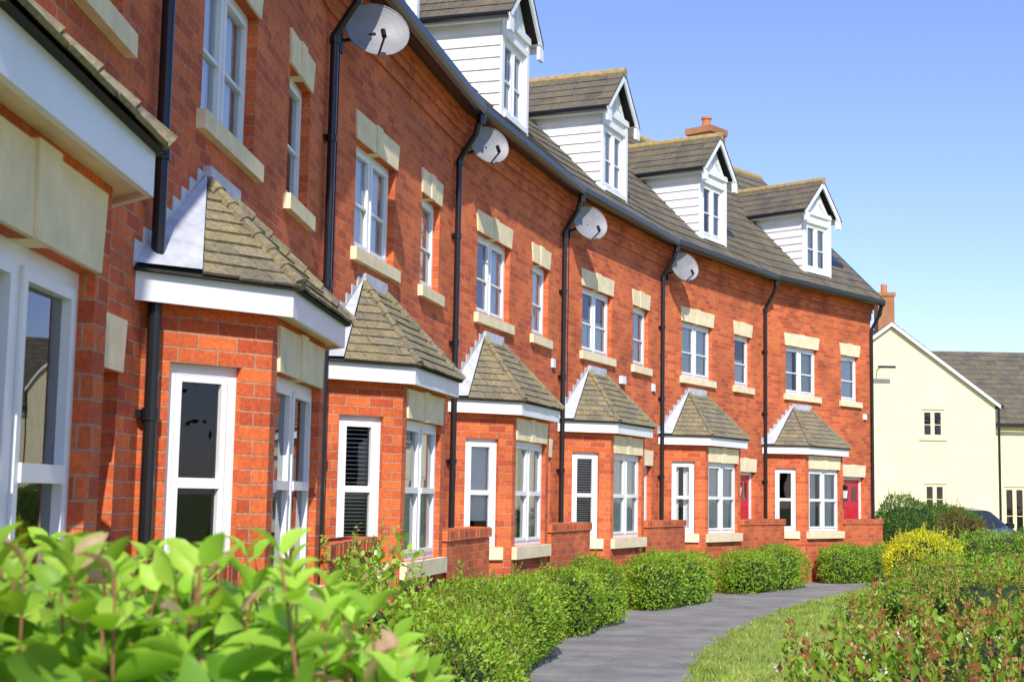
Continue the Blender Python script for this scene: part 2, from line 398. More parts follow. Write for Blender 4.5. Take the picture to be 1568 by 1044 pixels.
    if i in (3,4,6): B2.box(4.0,4.12,-.035,-.002,3.30,3.42)
    # ---------------- bay
    dt={0:-.30,1:-.14}.get(i,0)
    w0,w3=.17+dt,2.68+dt; w1_,w2_,bo1=.70+dt,2.15+dt,.53
    if i==0: bo1=.60; w1_+=.07; w2_-=.07
    def ring(x):
        k=math.tan(rad(22.5)); s=math.sqrt(2)
        return [(w0-x*s,0),(w1_-x*k,bo1+x),(w2_+x*k,bo1+x),(w3+x*s,0)]
    r0=ring(0)
    frs=[]
    for k in range(3):
        A,C=r0[k],r0[k+1]; frs.append((Fr(A,(C[0]-A[0],C[1]-A[1])),math.hypot(C[0]-A[0],C[1]-A[1])))
    cl=frs[0][1]
    fl_=frs[1][1]
    cw=(.16,.57,.97,2.17); fw_=(.13,fl_-.13,.97,2.17)
    wall(B,frs[0][0],0,cl,0,2.5,[cw]); wall(B,frs[1][0],0,fl_,0,2.5,[fw_]); wall(B,frs[2][0],0,cl,0,2.5,[(cl-.57,cl-.16,.97,2.17)])
    window(H,frs[0][0],*cw,'single',c[2],rng,mid=.5,d=.05); window(H,frs[1][0],*fw_,'double',c[3],rng,mid=.5,d=.05)
    window(H,frs[2][0],cl-.57,cl-.16,.97,2.17,'single',c[2],rng,mid=.5,d=.05)
    lintel(S,frs[1][0],fw_[0]+.02,fw_[1]-.02,2.173,2.42,.05)
    fbox(S,frs[1][0],.03,fl_-.03,-.06,.055,.83,.968)
    for f_ in (0,2):
        q=(cw[0],cw[1]) if f_==0 else (cl-.57,cl-.16)
        fbox(S,frs[f_][0],q[0]-.06,q[1]+.06,-.045,.055,.83,.968)
    FA=H['bay_fascia']; rb=ring(.115)
    for k in range(3):
        p0,p1=rb[k],rb[k+1]; q0,q1=ring(.09)[k],ring(.09)[k+1]; s0,s1=ring(-.02)[k],ring(-.02)[k+1]
        Z0,Z1=2.445,2.595
        FA.face([(p0[0],-p0[1],Z0),(p1[0],-p1[1],Z0),(p1[0],-p1[1],Z1),(p0[0],-p0[1],Z1)])
        FA.face([(q0[0],-q0[1],Z0),(p0[0],-p0[1],Z0),(p1[0],-p1[1],Z0),(q1[0],-q1[1],Z0)])
        FA.face([(q0[0],-q0[1],Z0),(q1[0],-q1[1],Z0),(q1[0],-q1[1],Z0+.02),(q0[0],-q0[1],Z0+.02)])
        H['bay_soffit'].face([(s0[0],-s0[1],Z0+.018),(q0[0],-q0[1],Z0+.018),(q1[0],-q1[1],Z0+.018),(s1[0],-s1[1],Z0+.018)])
    az_=3.37 if i>1 else 3.27
    ZE=2.60; re=ring(.15); AP=[(1.13+dt,.02,az_),(1.72+dt,.02,az_)]
    E=[(q[0],-q[1],ZE) for q in re]; A0=(AP[0][0],-AP[0][1],AP[0][2]); A1=(AP[1][0],-AP[1][1],AP[1][2])
    BT=H['bay_roof_tiles']
    lq=.27 if i!=1 else .40
    Q=tuple(Vector(E[0]).lerp(Vector(E[1]),lq)); Q3=tuple(Vector(E[3]).lerp(Vector(E[2]),.27))
    tilefacet(BT,Q,E[1],A0,A0,.115,.21,.016,rng); tilefacet(BT,E[1],E[2],A1,A0,.115,.21,.016,rng); tilefacet(BT,E[2],Q3,A1,A1,.115,.21,.016,rng)
    U=H['roof_deck']
    for tri in ((E[0],E[1],A0),(E[1],E[2],A1,A0),(E[2],E[3],A1)):
        U.face([(x,y,z-.012) for x,y,z in tri])
    U.face([(x,y,z-.014) for x,y,z in E])
    Ld=H['lead_flashing']
    def lift(p,dz,dy=0): return (p[0],p[1]+dy,p[2]+dz)
    Ld.face([lift(E[0],.022),lift(Q,.03),lift(A0,.05)]); Ld.face([lift(E[3],.022),lift(A1,.05),lift(Q3,.03)])
    nst=8
    for k in range(nst):
        f0,f1=k/nst,(k+1)/nst; x0=E[0][0]+(A0[0]-E[0][0])*f0; x1=E[0][0]+(A0[0]-E[0][0])*f1
        za=ZE+(A0[2]-ZE)*f0; zb=ZE+(A0[2]-ZE)*f1
        Ld.hexa([(x0,-.012,za),(x1,-.012,zb),(x1,-.002,zb),(x0,-.002,za),(x0,-.012,zb+.05),(x1,-.012,zb+.05),(x1,-.002,zb+.05),(x0,-.002,zb+.05)])
    Ld.box(1.10+dt,1.78+dt,-.05,-.002,az_-.02,az_+.09)
    HT=H['hip_tiles']
    for (e,ap) in ((E[1],A0),(E[2],A1)):
        e=Vector(e)+Vector((0,0,.012)); ap=Vector(ap)+Vector((0,0,.02)); n=7
        for k in range(n):
            HT.tube(e.lerp(ap,k/n),e.lerp(ap,(k+1.1)/n),.043,8,.03)
    te=4.12 if i<6 else 3.78
    PW=H['porch_wall']; PW.box(2.24,te,-.55,-.34,0,1.10)
    t=2.22
    while t<te+.0:
        PW.box(t,t+.068,-.565+rng.uniform(-.004,.004),-.325,1.105,1.205+rng.uniform(-.004,.004)); t+=.075
    # ---------------- dormer
    if i>=1:
        DC=H['dormer_cladding']; t0,t1=1.50,2.60; fo=.03; z0,z1=6.05,7.40; tm=(t0+t1)/2
        FD=Fr((t0,fo),(1,0)); dw=(.13,.97,6.24,7.20)
        wall(DC,FD,0,1.1,z0,z1+.02,[dw],.1)
        window(H,FD,*dw,'double','split' if i%2 else 'net',rng,d=.03,fw=.05)
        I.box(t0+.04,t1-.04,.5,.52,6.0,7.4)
        fbox(DC,FD,-.01,.09,-.022,.0-.002,z0,z1); fbox(DC,FD,1.01,1.11,-.022,-.002,z0,z1)
        fbox(DC,FD,.09,1.01,-.05,-.002,6.17,6.235); fbox(DC,FD,.09,1.01,-.022,-.002,7.205,7.28)
        fbox(H['lead_flashing'],FD,-.05,1.15,-.07,-.003,5.98,6.06)
        ro=lambda z: EO-(z-EZ)/slope
        z=6.0
        while z<z1:
            zt=min(z+.15,z1)
            for sx,sg in ((t0,-1),(t1,1)):
                x_out=sx+sg*.028; x_in=sx+sg*.008; oe=ro(zt)-.12
                of=fo
                DC.hexa([(x_out,-of,z),(sx,-of,z),(sx,-oe,z),(x_out,-oe,z),(x_in,-of,zt),(sx,-of,zt),(sx,-oe,zt),(x_in,-oe,zt)])
            z+=.15
        apx=8.12
        DC.face([(t0,-fo,z1),(t1,-fo,z1),(tm,-fo,apx-.1)])
        DC.box(tm-.035,tm+.035,-(fo+.03),-fo,7.45,7.95)
        for sg in (-1,1):
            a_=(tm+sg*.33,z1+.08); b_=(tm+sg*.04,z1+.30)
            DC.hexa([(a_[0]-.03,-fo-.025,a_[1]),(a_[0]+.03,-fo-.025,a_[1]),(a_[0]+.03,-fo,a_[1]),(a_[0]-.03,-fo,a_[1]),(b_[0]-.03,-fo-.025,b_[1]),(b_[0]+.03,-fo-.025,b_[1]),(b_[0]+.03,-fo,b_[1]),(b_[0]-.03,-fo,b_[1])])
        fbox(DC,FD,-.02,1.12,-.04,-.003,z1-.02,z1+.07)
        ov=.16; ef=fo+.17; hw=.55+ov
        for sg in (-1,1):
            xe=tm+sg*hw; ezz=apx-hw*1.0; eb=ro(ezz)-.05; rb_=ro(apx)-.02
            Aa=(xe,-eb,ezz); Bb=(xe,-ef,ezz); Cc=(tm,-ef,apx); Dd=(tm,-rb_,apx)
            if sg<0: tilefacet(T,Aa,Bb,Cc,Dd,.2,.25,.016,rng)
            else: tilefacet(T,Bb,Aa,Dd,Cc,.2,.25,.016,rng)
            H['roof_deck'].face([(q[0],q[1],q[2]-.008) for q in (Aa,Bb,Cc,Dd)])
            y0,y1=-(ef-.01),-(ef-.04)
            DC.hexa([(xe,y0,ezz-.13),(tm,y0,apx-.15),(tm,y1,apx-.15),(xe,y1,ezz-.13),(xe,y0,ezz-.01),(tm,y0,apx-.012),(tm,y1,apx-.012),(xe,y1,ezz-.01)])
            DC.face([(xe,-ef,ezz-.02),(xe,-eb,ezz-.02),(tm+sg*.55,-eb,ezz-.02),(tm+sg*.55,-ef,ezz-.02)])
            DC.box(min(xe,xe-sg*.02),max(xe,xe-sg*.02),-ef+.04,-eb,ezz-.10,ezz-.022)
            G.tube((xe+sg*.035,-ef+.02,ezz-.03),(xe+sg*.035,-eb-.05,ezz-.03),.04,8)
            DC.box(min(xe,xe-sg*.16),max(xe,xe-sg*.16),-(ef-.002),-(ef-.045),ezz-.22,ezz-.05)
        R.tube((tm,-ef-.01,apx),(tm,-ro(apx)+.1,apx),.07,10)
    if i>=5:
        def rp(t,o,h=0): return (t,-o,EZ+(EO-o)*slope+h)
        def slab(mb,t0,t1,o0,o1,h0,h1):
            mb.hexa([rp(t0,o0,h0),rp(t1,o0,h0),rp(t1,o1,h0),rp(t0,o1,h0),rp(t0,o0,h1),rp(t1,o0,h1),rp(t1,o1,h1),rp(t0,o1,h1)])
        slab(G,3.35,3.85,-.35,-.95,.02,.09); slab(H['window_glass'],3.40,3.80,-.40,-.90,.092,.096)
    if i==6:
        cs=H['chimney_stack']; cs.box(1.9,2.5,2.5,3.1,8.6,9.56); cs.box(1.86,2.54,2.46,3.14,9.56,9.70)
        H['chimney_pot'].tube((2.2,2.8,9.70),(2.2,2.8,9.94),.11,14,.09); H['chimney_pot'].tube((2.2,2.8,9.93),(2.2,2.8,9.98),.115,14)
    for k,mb in H.items():
        if not mb.f: continue
        mat=M[MATOF[k]] if k in MATOF else M['stone']
        mb.obj(k,mat,root)

# ------------------------------------------------------------------ satellite dishes
def dish(loc,facing,wallpt,r=.24):
    e=empty('satellite_dish',loc); f=Vector(facing).normalized(); up=Vector((0,0,1)); s=f.cross(up).normalized(); u=s.cross(f)
    mb=MB(); rings=6; n=28; g=[]
    for k in range(rings+1):
        q=k/rings; row=[]
        for j in range(n):
            an=2*math.pi*j/n; row.append(s*math.cos(an)*r*1.1*q+u*math.sin(an)*r*q+f*(.07*q*q-.07))
        g.append(row)
    for k in range(rings):
        for j in range(n):
            j2=(j+1)%n
            mb.face([g[k][j],g[k][j2],g[k+1][j2],g[k+1][j]])
            o=-f*.008; mb.face([g[k][j]+o,g[k+1][j]+o,g[k+1][j2]+o,g[k][j2]+o])
    for j in range(n): mb.tube(g[-1][j],g[-1][(j+1)%n],.006,5,cap=False)
    mb.obj('reflector',M['dish'],e)
    m2=MB(); base=-u*r*1.0-f*.0; tip=f*.20-u*r*.85
    m2.tube(base,tip,.010,8); m2.tube(tip+u*.01,tip-f*.03+u*.09,.022,10); 
    w=Vector(wallpt)-Vector(loc); m2.tube(-f*.075,w*.55-f*.03,.018,8); m2.tube(w*.55-f*.03,w,.018,8); 
    m2.tube(w+Vector((0,0,-.1)),w+Vector((0,0,.1)),.03,8)
    m2.obj('arm_and_bracket',M['black'],e)
for i,z,tt in ((2,5.43,.42),(3,5.50,.36),(4,5.43,.40),(5,5.46,.36)):
    p=world(i,tt,.30,z); dish(p,(.55,-1,.25) if i>2 else (.35,-1,.3),world(i,tt-.08,.0,z-.12),.25 if i!=3 else .22)

# ------------------------------------------------------------------ leaf machinery
NPR=np.random.default_rng(7)
SM_V=np.array([(0,0,0),(.26,.45,.07),(0,1,0),(-.26,.45,.07)]); SM_F=np.array([(0,1,2),(0,2,3)])
BG_V=np.array([(0,0,0),(0,.28,.0),(0,.55,-.01),(0,.8,-.05),(0,1.0,-.12),
 (.17,.12,.03),(.285,.35,.07),(.25,.6,.05),(.12,.84,-.02),(-.17,.12,.03),(-.285,.35,.07),(-.25,.6,.05),(-.12,.84,-.02)])
BG_F=np.array([(0,5,1),(5,6,1),(1,6,2),(6,7,2),(2,7,3),(7,8,3),(3,8,4),(0,1,9),(9,1,10),(1,2,10),(10,2,11),(2,3,11),(11,3,12),(3,4,12)])
BL_V=np.array([(-.08,0,0),(.08,0,0),(0,1,0)]); BL_F=np.array([(0,1,2)])
def fastmesh(name,V,F,mat,smooth=False,parent=None):
    me=bpy.data.meshes.new(name); nv=len(V); nf=len(F); k=F.shape[1]
    me.vertices.add(nv); me.vertices.foreach_set('co',V.astype(np.float32).ravel())
    me.loops.add(nf*k); me.loops.foreach_set('vertex_index',F.astype(np.int32).ravel())
    me.polygons.add(nf); me.polygons.foreach_set('loop_start',(np.arange(nf)*k).astype(np.int32))
    me.update(calc_edges=True)
    if smooth: me.polygons.foreach_set('use_smooth',np.ones(nf,bool))
    me.materials.append(mat); me.validate()
    o=bpy.data.objects.new(name,me); SC.collection.objects.link(o)
    if parent: o.parent=parent
    return o
def leafarr(pos,fwd,size,tv,tf,nrm=None):
    n=len(pos); f=fwd/np.linalg.norm(fwd,axis=1,keepdims=True)
    if nrm is None: nrm=NPR.normal(size=(n,3))+np.array([0,0,.9])
    x=np.cross(f,nrm); x/=np.linalg.norm(x,axis=1,keepdims=True)+1e-9; z=np.cross(x,f)
    Mx=np.stack([x,f,z],axis=2)
    V=np.einsum('nij,kj->nki',Mx,tv)*size[:,None,None]+pos[:,None,:]
    Fa=tf[None]+ (np.arange(n)*len(tv))[:,None,None]
    return V.reshape(-1,3),Fa.reshape(-1,tf.shape[1])
def lump(p,s=3.0,seed=0):
    q=p*s+seed
    return (np.sin(q[:,0]*1.7+q[:,1])+np.sin(q[:,1]*2.1-q[:,2]*1.3+1)+np.sin(q[:,2]*2.6+q[:,0]*.9+2)+.6*np.sin(q[:,0]*4.3+q[:,2]*3.7)+.6*np.sin(q[:,1]*4.9+1.3))/4.2
def icos_core(name,c,r,expo,mat,parent):
    mb=MB(); n,m=24,12; g=[]
    for a in range(m+1):
        ph=math.pi*a/m; row=[]
        for b in range(n):
            th=2*math.pi*b/n; d=np.array([math.sin(ph)*math.cos(th),math.sin(ph)*math.sin(th),math.cos(ph)])
            k=(np.abs(d)**expo).sum()**(1/expo); d=d/k; row.append(d*r)
        g.append(row)
    for a in range(m):
        for b in range(n):
            b2=(b+1)%n; mb.face([tuple(c+g[a][b]),tuple(c+g[a+1][b]),tuple(c+g[a+1][b2]),tuple(c+g[a][b2])])
    return mb.obj(name,mat,parent)
def shrub(name,lumps,mat,nper,leaf,expo=2.4,rot=0,origin=(0,0,0),bumpy=.08,depth=.12,shoots=0,shootmat=None,big=False,shootlen=.18,flowers=0,flmat=None,core=.82):
    e=empty(name,origin,rot)
    VV=[];FF=[];off=0; allp=[]
    for li,(cx,cy,rx,ry,h) in enumerate(lumps):
        c=np.array([cx,cy,h*.48]); r=np.array([rx,ry,h*.52])
        area=(rx*ry*2+ (rx+ry)*h*2.2); n=int(nper*area)
        d=NPR.normal(size=(n,3)); d/=np.linalg.norm(d,axis=1,keepdims=True)
        k=(np.abs(d)**expo).sum(axis=1)**(1/expo); d=d/k[:,None]
        p=d*r
        ln=lump(p+c,4.0,li*3.1+origin[1])
        out=d/r; out/=np.linalg.norm(out,axis=1,keepdims=True)
        p=p*(1+bumpy*ln/np.maximum(.25,r.min()))[:,None] - out*(NPR.random(n)**2*depth)[:,None]
        p=p+c; keep=p[:,2]>.02
        for lj,(ax,ay,bx,by,hh) in enumerate(lumps):
            if lj!=li:
                q=(p-np.array([ax,ay,hh*.48]))/(np.array([bx,by,hh*.52])*.85); keep&=((np.abs(q)**expo).sum(axis=1)>1)
        p=p[keep]; out=out[keep]; n=len(p)
        fwd=out*.8+NPR.normal(size=(n,3))*.65+np.array([0,0,.35])
        V,Fa=leafarr(p,fwd,leaf*NPR.uniform(.6,1.25,n),BG_V if big else SM_V,BG_F if big else SM_F,nrm=out+NPR.normal(size=(n,3))*.5+np.array([0,0,.5]))
        VV.append(V); FF.append(Fa+off); off+=len(V); allp.append((p,out))
        icos_core('inner_core',c-np.array([0,0,.03]),r*core-np.array([.03,.03,.0]),expo,M['hedged'],e)  # added solid dark core that blocks the view through the leaves
    fastmesh('leaves',np.vstack(VV),np.vstack(FF),mat,parent=e,smooth=big)
    P_=np.vstack([a for a,_ in allp]); O_=np.vstack([b for _,b in allp])
    if shoots:
        up=np.where(O_[:,2]>.2)[0]; idx=NPR.choice(up,min(shoots,len(up)),replace=False)
        sb=MB(); V2=[];F2=[];o2=0
        for j in idx:
            b=P_[j]; d=O_[j]*.5+np.array([0,0,1])+NPR.normal(size=3)*.25; d/=np.linalg.norm(d); L=shootlen*NPR.uniform(.5,1.3)
            sb.tube(tuple(b),tuple(b+d*L),.003,4,.0015,cap=False)
            m=int(6+L*50); tt=np.linspace(.15,1,m); pp=b+d*L*tt[:,None]
            ff=d*.8+NPR.normal(size=(m,3))*.8
            V,Fa=leafarr(pp,ff,leaf*NPR.uniform(.6,1.1,m)*(1.1-.5*tt),SM_V,SM_F); V2.append(V);F2.append(Fa+o2);o2+=len(V)
        sb.obj('shoots',M['stem'],e); fastmesh('shoot_leaves',np.vstack(V2),np.vstack(F2),shootmat or mat,parent=e)
    if flowers:
        idx=NPR.choice(np.where(O_[:,2]>0)[0],flowers,replace=False); n=len(idx)*7
        pp=np.repeat(P_[idx]+O_[idx]*.03,7,axis=0)+NPR.normal(size=(n,3))*.008
        V,Fa=leafarr(pp,NPR.normal(size=(n,3))+np.array([0,0,.5]),np.full(n,.022),SM_V,SM_F); fastmesh('flowers',V,Fa,flmat,parent=e)
    return e

HD={1:(.2,3.7,.36,.72),2:(-.2,3.6,.40,.80),3:(.40,3.1,.36,.76),4:(.40,3.3,.36,.74),5:(.50,3.4,.37,.72),6:(.50,3.6,.36,.70)}
for i in range(1,7):
    t0,t1,wd,hh=HD[i]; oc=1.07 if i!=2 else 1.1
    c=world(i,(t0+t1)/2,oc)
    hl_=(t1-t0)/2
    lumps=[(-hl_*.48,0,hl_*.53,wd,hh-.04),(hl_*.48,.03,hl_*.53,wd,hh)] if i%2 else [(-hl_*.5,0.02,hl_*.5,wd,hh),(hl_*.3,-.02,hl_*.68,wd*1.05,hh-.03)]
    shrub('box_hedge',lumps,M['hedge'],3700 if i<4 else 2600,.040 if i<4 else .046,expo=2.9,rot=math.pi/2-rad(ANG[i]),origin=(c.x,c.y,0),bumpy=.06,depth=.11,shoots=260,shootlen=.11)

def foreground():
    e=empty('leafy_shrub',(-.75,1.9,0))
    O=np.array([-.75,1.9,0]); VV=[];FF=[];off=0; sb=MB()
    for k in range(125):
        Z=NPR.uniform(1.55,2.7); xi=NPR.uniform(-40,680)
        X=(xi-784)/2178*Z
        top=np.interp(xi,[-40,60,120,200,250,330,430,500,560,640,700],[1.42,1.455,1.455,1.42,1.46,1.425,1.46,1.405,1.395,1.34,1.27])
        top=1.53-(1.53-top)*Z/1.8+NPR.normal()*.012-.08*NPR.random()**1.5
        b=np.array([X+NPR.normal()*.05,Z+NPR.normal()*.06,top-NPR.uniform(.28,.5)]); tip=np.array([X,Z,top])
        d=(tip-b); L=np.linalg.norm(d); d/=L
        sb.tube(tuple(b-O),tuple(tip-O),.003,5,.0015,cap=False)
        m=NPR.integers(4,7)
        for q in range(m):
            f=1-q*.055/L
            if f<0: break
            p=b+d*L*f; an=q*1.57+NPR.uniform(-.3,.3)
            for s in (0,math.pi):
                side=np.array([math.cos(an+s),math.sin(an+s),NPR.uniform(.0,.7) if q>0 else NPR.uniform(.8,1.8)])
                pos=(p-O)[None]; sz=np.array([NPR.uniform(.055,.09)*(.62 if q==0 else 1)])
                V,Fa=leafarr(pos,side[None],sz,BG_V*np.array([.95,1,NPR.uniform(.9,2.6)]),BG_F,nrm=np.array([[NPR.normal()*.45,NPR.normal()*.45,1.0]]))
                VV.append(V);FF.append(Fa+off);off+=len(V)
    fastmesh('leaves',np.vstack(VV),np.vstack(FF),M['fore'],smooth=True,parent=e); sb.obj('stems',M['stem'],e)
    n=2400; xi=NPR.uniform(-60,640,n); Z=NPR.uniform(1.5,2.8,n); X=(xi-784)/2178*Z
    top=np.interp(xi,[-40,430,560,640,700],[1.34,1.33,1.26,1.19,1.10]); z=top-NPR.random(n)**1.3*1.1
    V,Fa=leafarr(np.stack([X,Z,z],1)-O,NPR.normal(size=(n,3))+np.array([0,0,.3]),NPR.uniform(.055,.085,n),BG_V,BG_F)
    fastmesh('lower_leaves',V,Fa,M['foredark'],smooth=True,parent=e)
foreground()

shrub('rose_bush',[(0,0,.28,.4,1.15),(.12,.7,.3,.5,1.0),(-.15,-.5,.22,.3,1.05)],M['fore'],420,.06,origin=(-.82,8.9,0),bumpy=.15,depth=.3,shoots=50,shootlen=.32,big=True,core=.5)
shrub('garden_shrub',[(0,0,.42,.8,.76),(.15,1.3,.42,.7,.70)],M['hedge'],2800,.036,origin=(-.38,9.0,0),shoots=260,shootlen=.10,bumpy=.12)
shrub('privet_bush',[(0,0,.70,1.1,.80),(.95,.9,1.0,1.2,.92),(2.2,1.9,1.2,1.3,1.0),(3.2,.2,1.2,1.5,1.0),(1.6,-1.0,1.1,1.1,.88)],M['privet'],1500,.056,origin=(1.95,6.9,0),bumpy=.22,depth=.26,shoots=1100,shootmat=M['shoot'],shootlen=.19,flowers=160,flmat=M['flower'])
shrub('flowering_shrub',[(0,0,.9,.9,.80),(1.3,.6,1.1,1.0,.9),(-.1,1.6,.9,.9,.70),(2.3,-.6,1.2,1.3,.95)],M['privet'],1500,.05,origin=(5.2,15.2,0),bumpy=.2,depth=.2,shoots=500,shootmat=M['shoot'],shootlen=.18,flowers=220,flmat=M['yellow'])
shrub('low_shrub',[(0,0,.9,.8,.75),(1.5,.3,1.1,.9,.85),(3,.4,1.1,.9,.9)],M['hedge'],1500,.047,origin=(6.7,21.2,0),bumpy=.16,shoots=250)
shrub('yellow_bush',[(0,0,.50,.5,1.02),(.48,.3,.45,.4,.92),(-.3,-.3,.32,.3,.8)],M['yellow'],2200,.045,origin=(7.25,25.6,0),bumpy=.14,shoots=90)
shrub('evergreen_shrub',[(0,0,.8,.8,1.65),(1.0,.1,.7,.8,1.5)],M['dark'],1800,.05,origin=(9.2,33.2,0),bumpy=.16,shoots=200)
shrub('copper_shrub',[(0,0,.38,.4,1.35),(.35,-.1,.3,.4,1.2)],M['brownred'],1800,.05,origin=(9.75,31.3,0),bumpy=.12,shoots=100)
shrub('laurel_shrub',[(0,0,.8,.7,1.0),(1.2,.2,.8,.8,1.05),(-1.2,.1,.7,.6,.85),(2.5,.3,.9,.8,1.15)],M['hedge'],1500,.05,origin=(9.7,28.6,0),bumpy=.16,shoots=200)
shrub('rounded_shrub',[(0,0,.7,.8,1.25),(1.5,.4,1.2,.9,1.4)],M['dark'],1400,.05,origin=(12.1,32.0,0),bumpy=.14,shoots=100)

def tree(loc,h,r,seed):
    rg=np.random.default_rng(seed); e=empty('broadleaf_tree',loc); t=MB()
    t.tube((0,0,0),(.1,.05,h*.42),.22,10,.14); VV=[];FF=[];off=0
    for k in range(14):
        an=rg.uniform(0,6.28); el=rg.uniform(.2,1.4); L=r*rg.uniform(.6,1.0)
        st=np.array([.1,.05,h*rg.uniform(.3,.5)]); en=np.array([math.cos(an)*math.cos(el)*L,math.sin(an)*math.cos(el)*L,h*.5+math.sin(el)*h*.42])
        t.tube(tuple(st),tuple(en),.08,7,.02)
        n=650; p=en+rg.normal(size=(n,3))*np.array([.75,.75,.55])*r*.36
        V,Fa=leafarr(p,rg.normal(size=(n,3)),rg.uniform(.12,.2,n),SM_V,SM_F); VV.append(V);FF.append(Fa+off);off+=len(V)
    t.obj('trunk_and_limbs',M['bark'],e); fastmesh('crown',np.vstack(VV),np.vstack(FF),M['treeleaf'],parent=e)
tree((17,2,0),7.5,3.0,1); tree((22,8,0),8.5,3.4,2); tree((12,-8,0),8,3.2,3); tree((24,-4,0),9,3.6,4); tree((7,-19,0),8,3.2,5); tree((15,-3,0),7,2.8,6)

# ------------------------------------------------------------------ ground, path
def catmull(pts,n=8):
    out=[]; p=[pts[0]]+pts+[pts[-1]]
    for i in range(1,len(p)-2):
        for k in range(n):
            t=k/n; a,b,c,d=[np.array(p[i+j]) for j in (-1,0,1,2)]
            out.append(.5*((2*b)+(-a+c)*t+(2*a-5*b+4*c-d)*t*t+(-a+3*b-3*c+d)*t**3))
    out.append(np.array(pts[-1])); return out
Lp=catmull([(-.75,-6),(-.72,3),(-.52,8.5),(-.05,11.8),(.48,14.9),(1.62,19.6),(3.5,23.9),(5.8,27.7),(8.2,30.2),(11,31.6),(16,32.5)])
Rp=catmull([(1.25,-6),(1.22,3),(1.3,8.5),(1.52,11.8),(2.25,15.5),(3.86,20.2),(5.6,24),(7.0,26.4),(8.3,28.2),(11,30),(16,31)])
g=MB(); g.face([(-400,-400,0),(400,-400,0),(400,400,0),(-400,400,0)]); g.obj('ground',M['grass'])
s=MB()
for k in range(len(Lp)-1):
    s.face([(*Lp[k],.008),(*Lp[k+1],.008),(*Rp[k+1],.008),(*Rp[k],.008)])
s.obj('footpath',M['asphalt'])
s=MB()
HO=[world(0,0,-1)]+[world(i,2.2,-1.0) for i in range(7)]+[world(6,W,-1),Vector((9.5,34,0)),Vector((16,36,0))]
HO=catmull([(h.x,h.y) for h in HO],8)
n=len(Lp)
for k in range(n-1):
    a=HO[min(len(HO)-1,int(k/(n-1)*(len(HO)-1)))]; b=HO[min(len(HO)-1,int((k+1)/(n-1)*(len(HO)-1)))]
    s.face([(a[0],a[1],.004),(b[0],b[1],.004),(Lp[k+1][0],Lp[k+1][1],.004),(Lp[k][0],Lp[k][1],.004)])
s.obj('garden_bed',M['soil'])
def edge_sample(C,n):
    R_=np.array(C); idx=NPR.random(n)*(len(R_)-1); i0=idx.astype(int); fr_=idx-i0
    return R_[i0]*(1-fr_)[:,None]+R_[np.minimum(i0+1,len(R_)-1)]*fr_[:,None]
n=110000
base=edge_sample(Rp,n); off=NPR.random(n)**1.4*4.5-.05+.04*np.sin(base[:,1]*7)+.03*np.sin(base[:,1]*19)
pos=np.stack([base[:,0]+off*.93,base[:,1]-off*.35,np.zeros(n)],1)
tall=1+.8*np.clip(lump(pos,2.3,1.0),0,1)
V,Fa=leafarr(pos,NPR.normal(size=(n,3))*.4+np.array([0,0,1]),NPR.uniform(.02,.055,n)*tall,BL_V*np.array([2,1,1]),BL_F)
fastmesh('lawn_grass',V,Fa,M['blade'])
n=9000
base=edge_sample(Lp,n); off=NPR.random(n)**2*.3-.02
pos=np.stack([base[:,0]-off,base[:,1]+off*.4,np.zeros(n)],1)
V,Fa=leafarr(pos,NPR.normal(size=(n,3))*.5+np.array([0,0,1]),NPR.uniform(.02,.07,n),BL_V*np.array([2,1,1]),BL_F)
fastmesh('verge_weeds',V,Fa,M['blade'])
n=4000; base=np.vstack([edge_sample(Lp,n//2),edge_sample(Rp,n//2)]); base=base+NPR.normal(size=base.shape)*.12
pos=np.concatenate([base,np.full((len(base),1),.009)],1)
TV=np.array([(1,0,0),(-.5,.87,0),(-.5,-.87,0),(0,0,.8)]); TF=np.array([(0,1,3),(1,2,3),(2,0,3)])
V=(TV[None]*NPR.uniform(.004,.012,len(pos))[:,None,None]+pos[:,None,:]).reshape(-1,3); Fa=(TF[None]+(np.arange(len(pos))*4)[:,None,None]).reshape(-1,3)
fastmesh('path_grit',V,Fa,M['concrete'])
n=260; k=NPR.random(n)**1.5; a_=edge_sample(Lp,n); pos=np.stack([a_[:,0]+k*1.2,a_[:,1]-k*.2,np.full(n,.014)],1)
V,Fa=leafarr(pos,np.stack([NPR.normal(size=n),NPR.normal(size=n),NPR.normal(size=n)*.1],1),NPR.uniform(.02,.04,n),SM_V,SM_F,nrm=np.tile([0,0,1.],(n,1))+NPR.normal(size=(n,3))*.2)
fastmesh('fallen_leaves',V,Fa,M['brownred'])

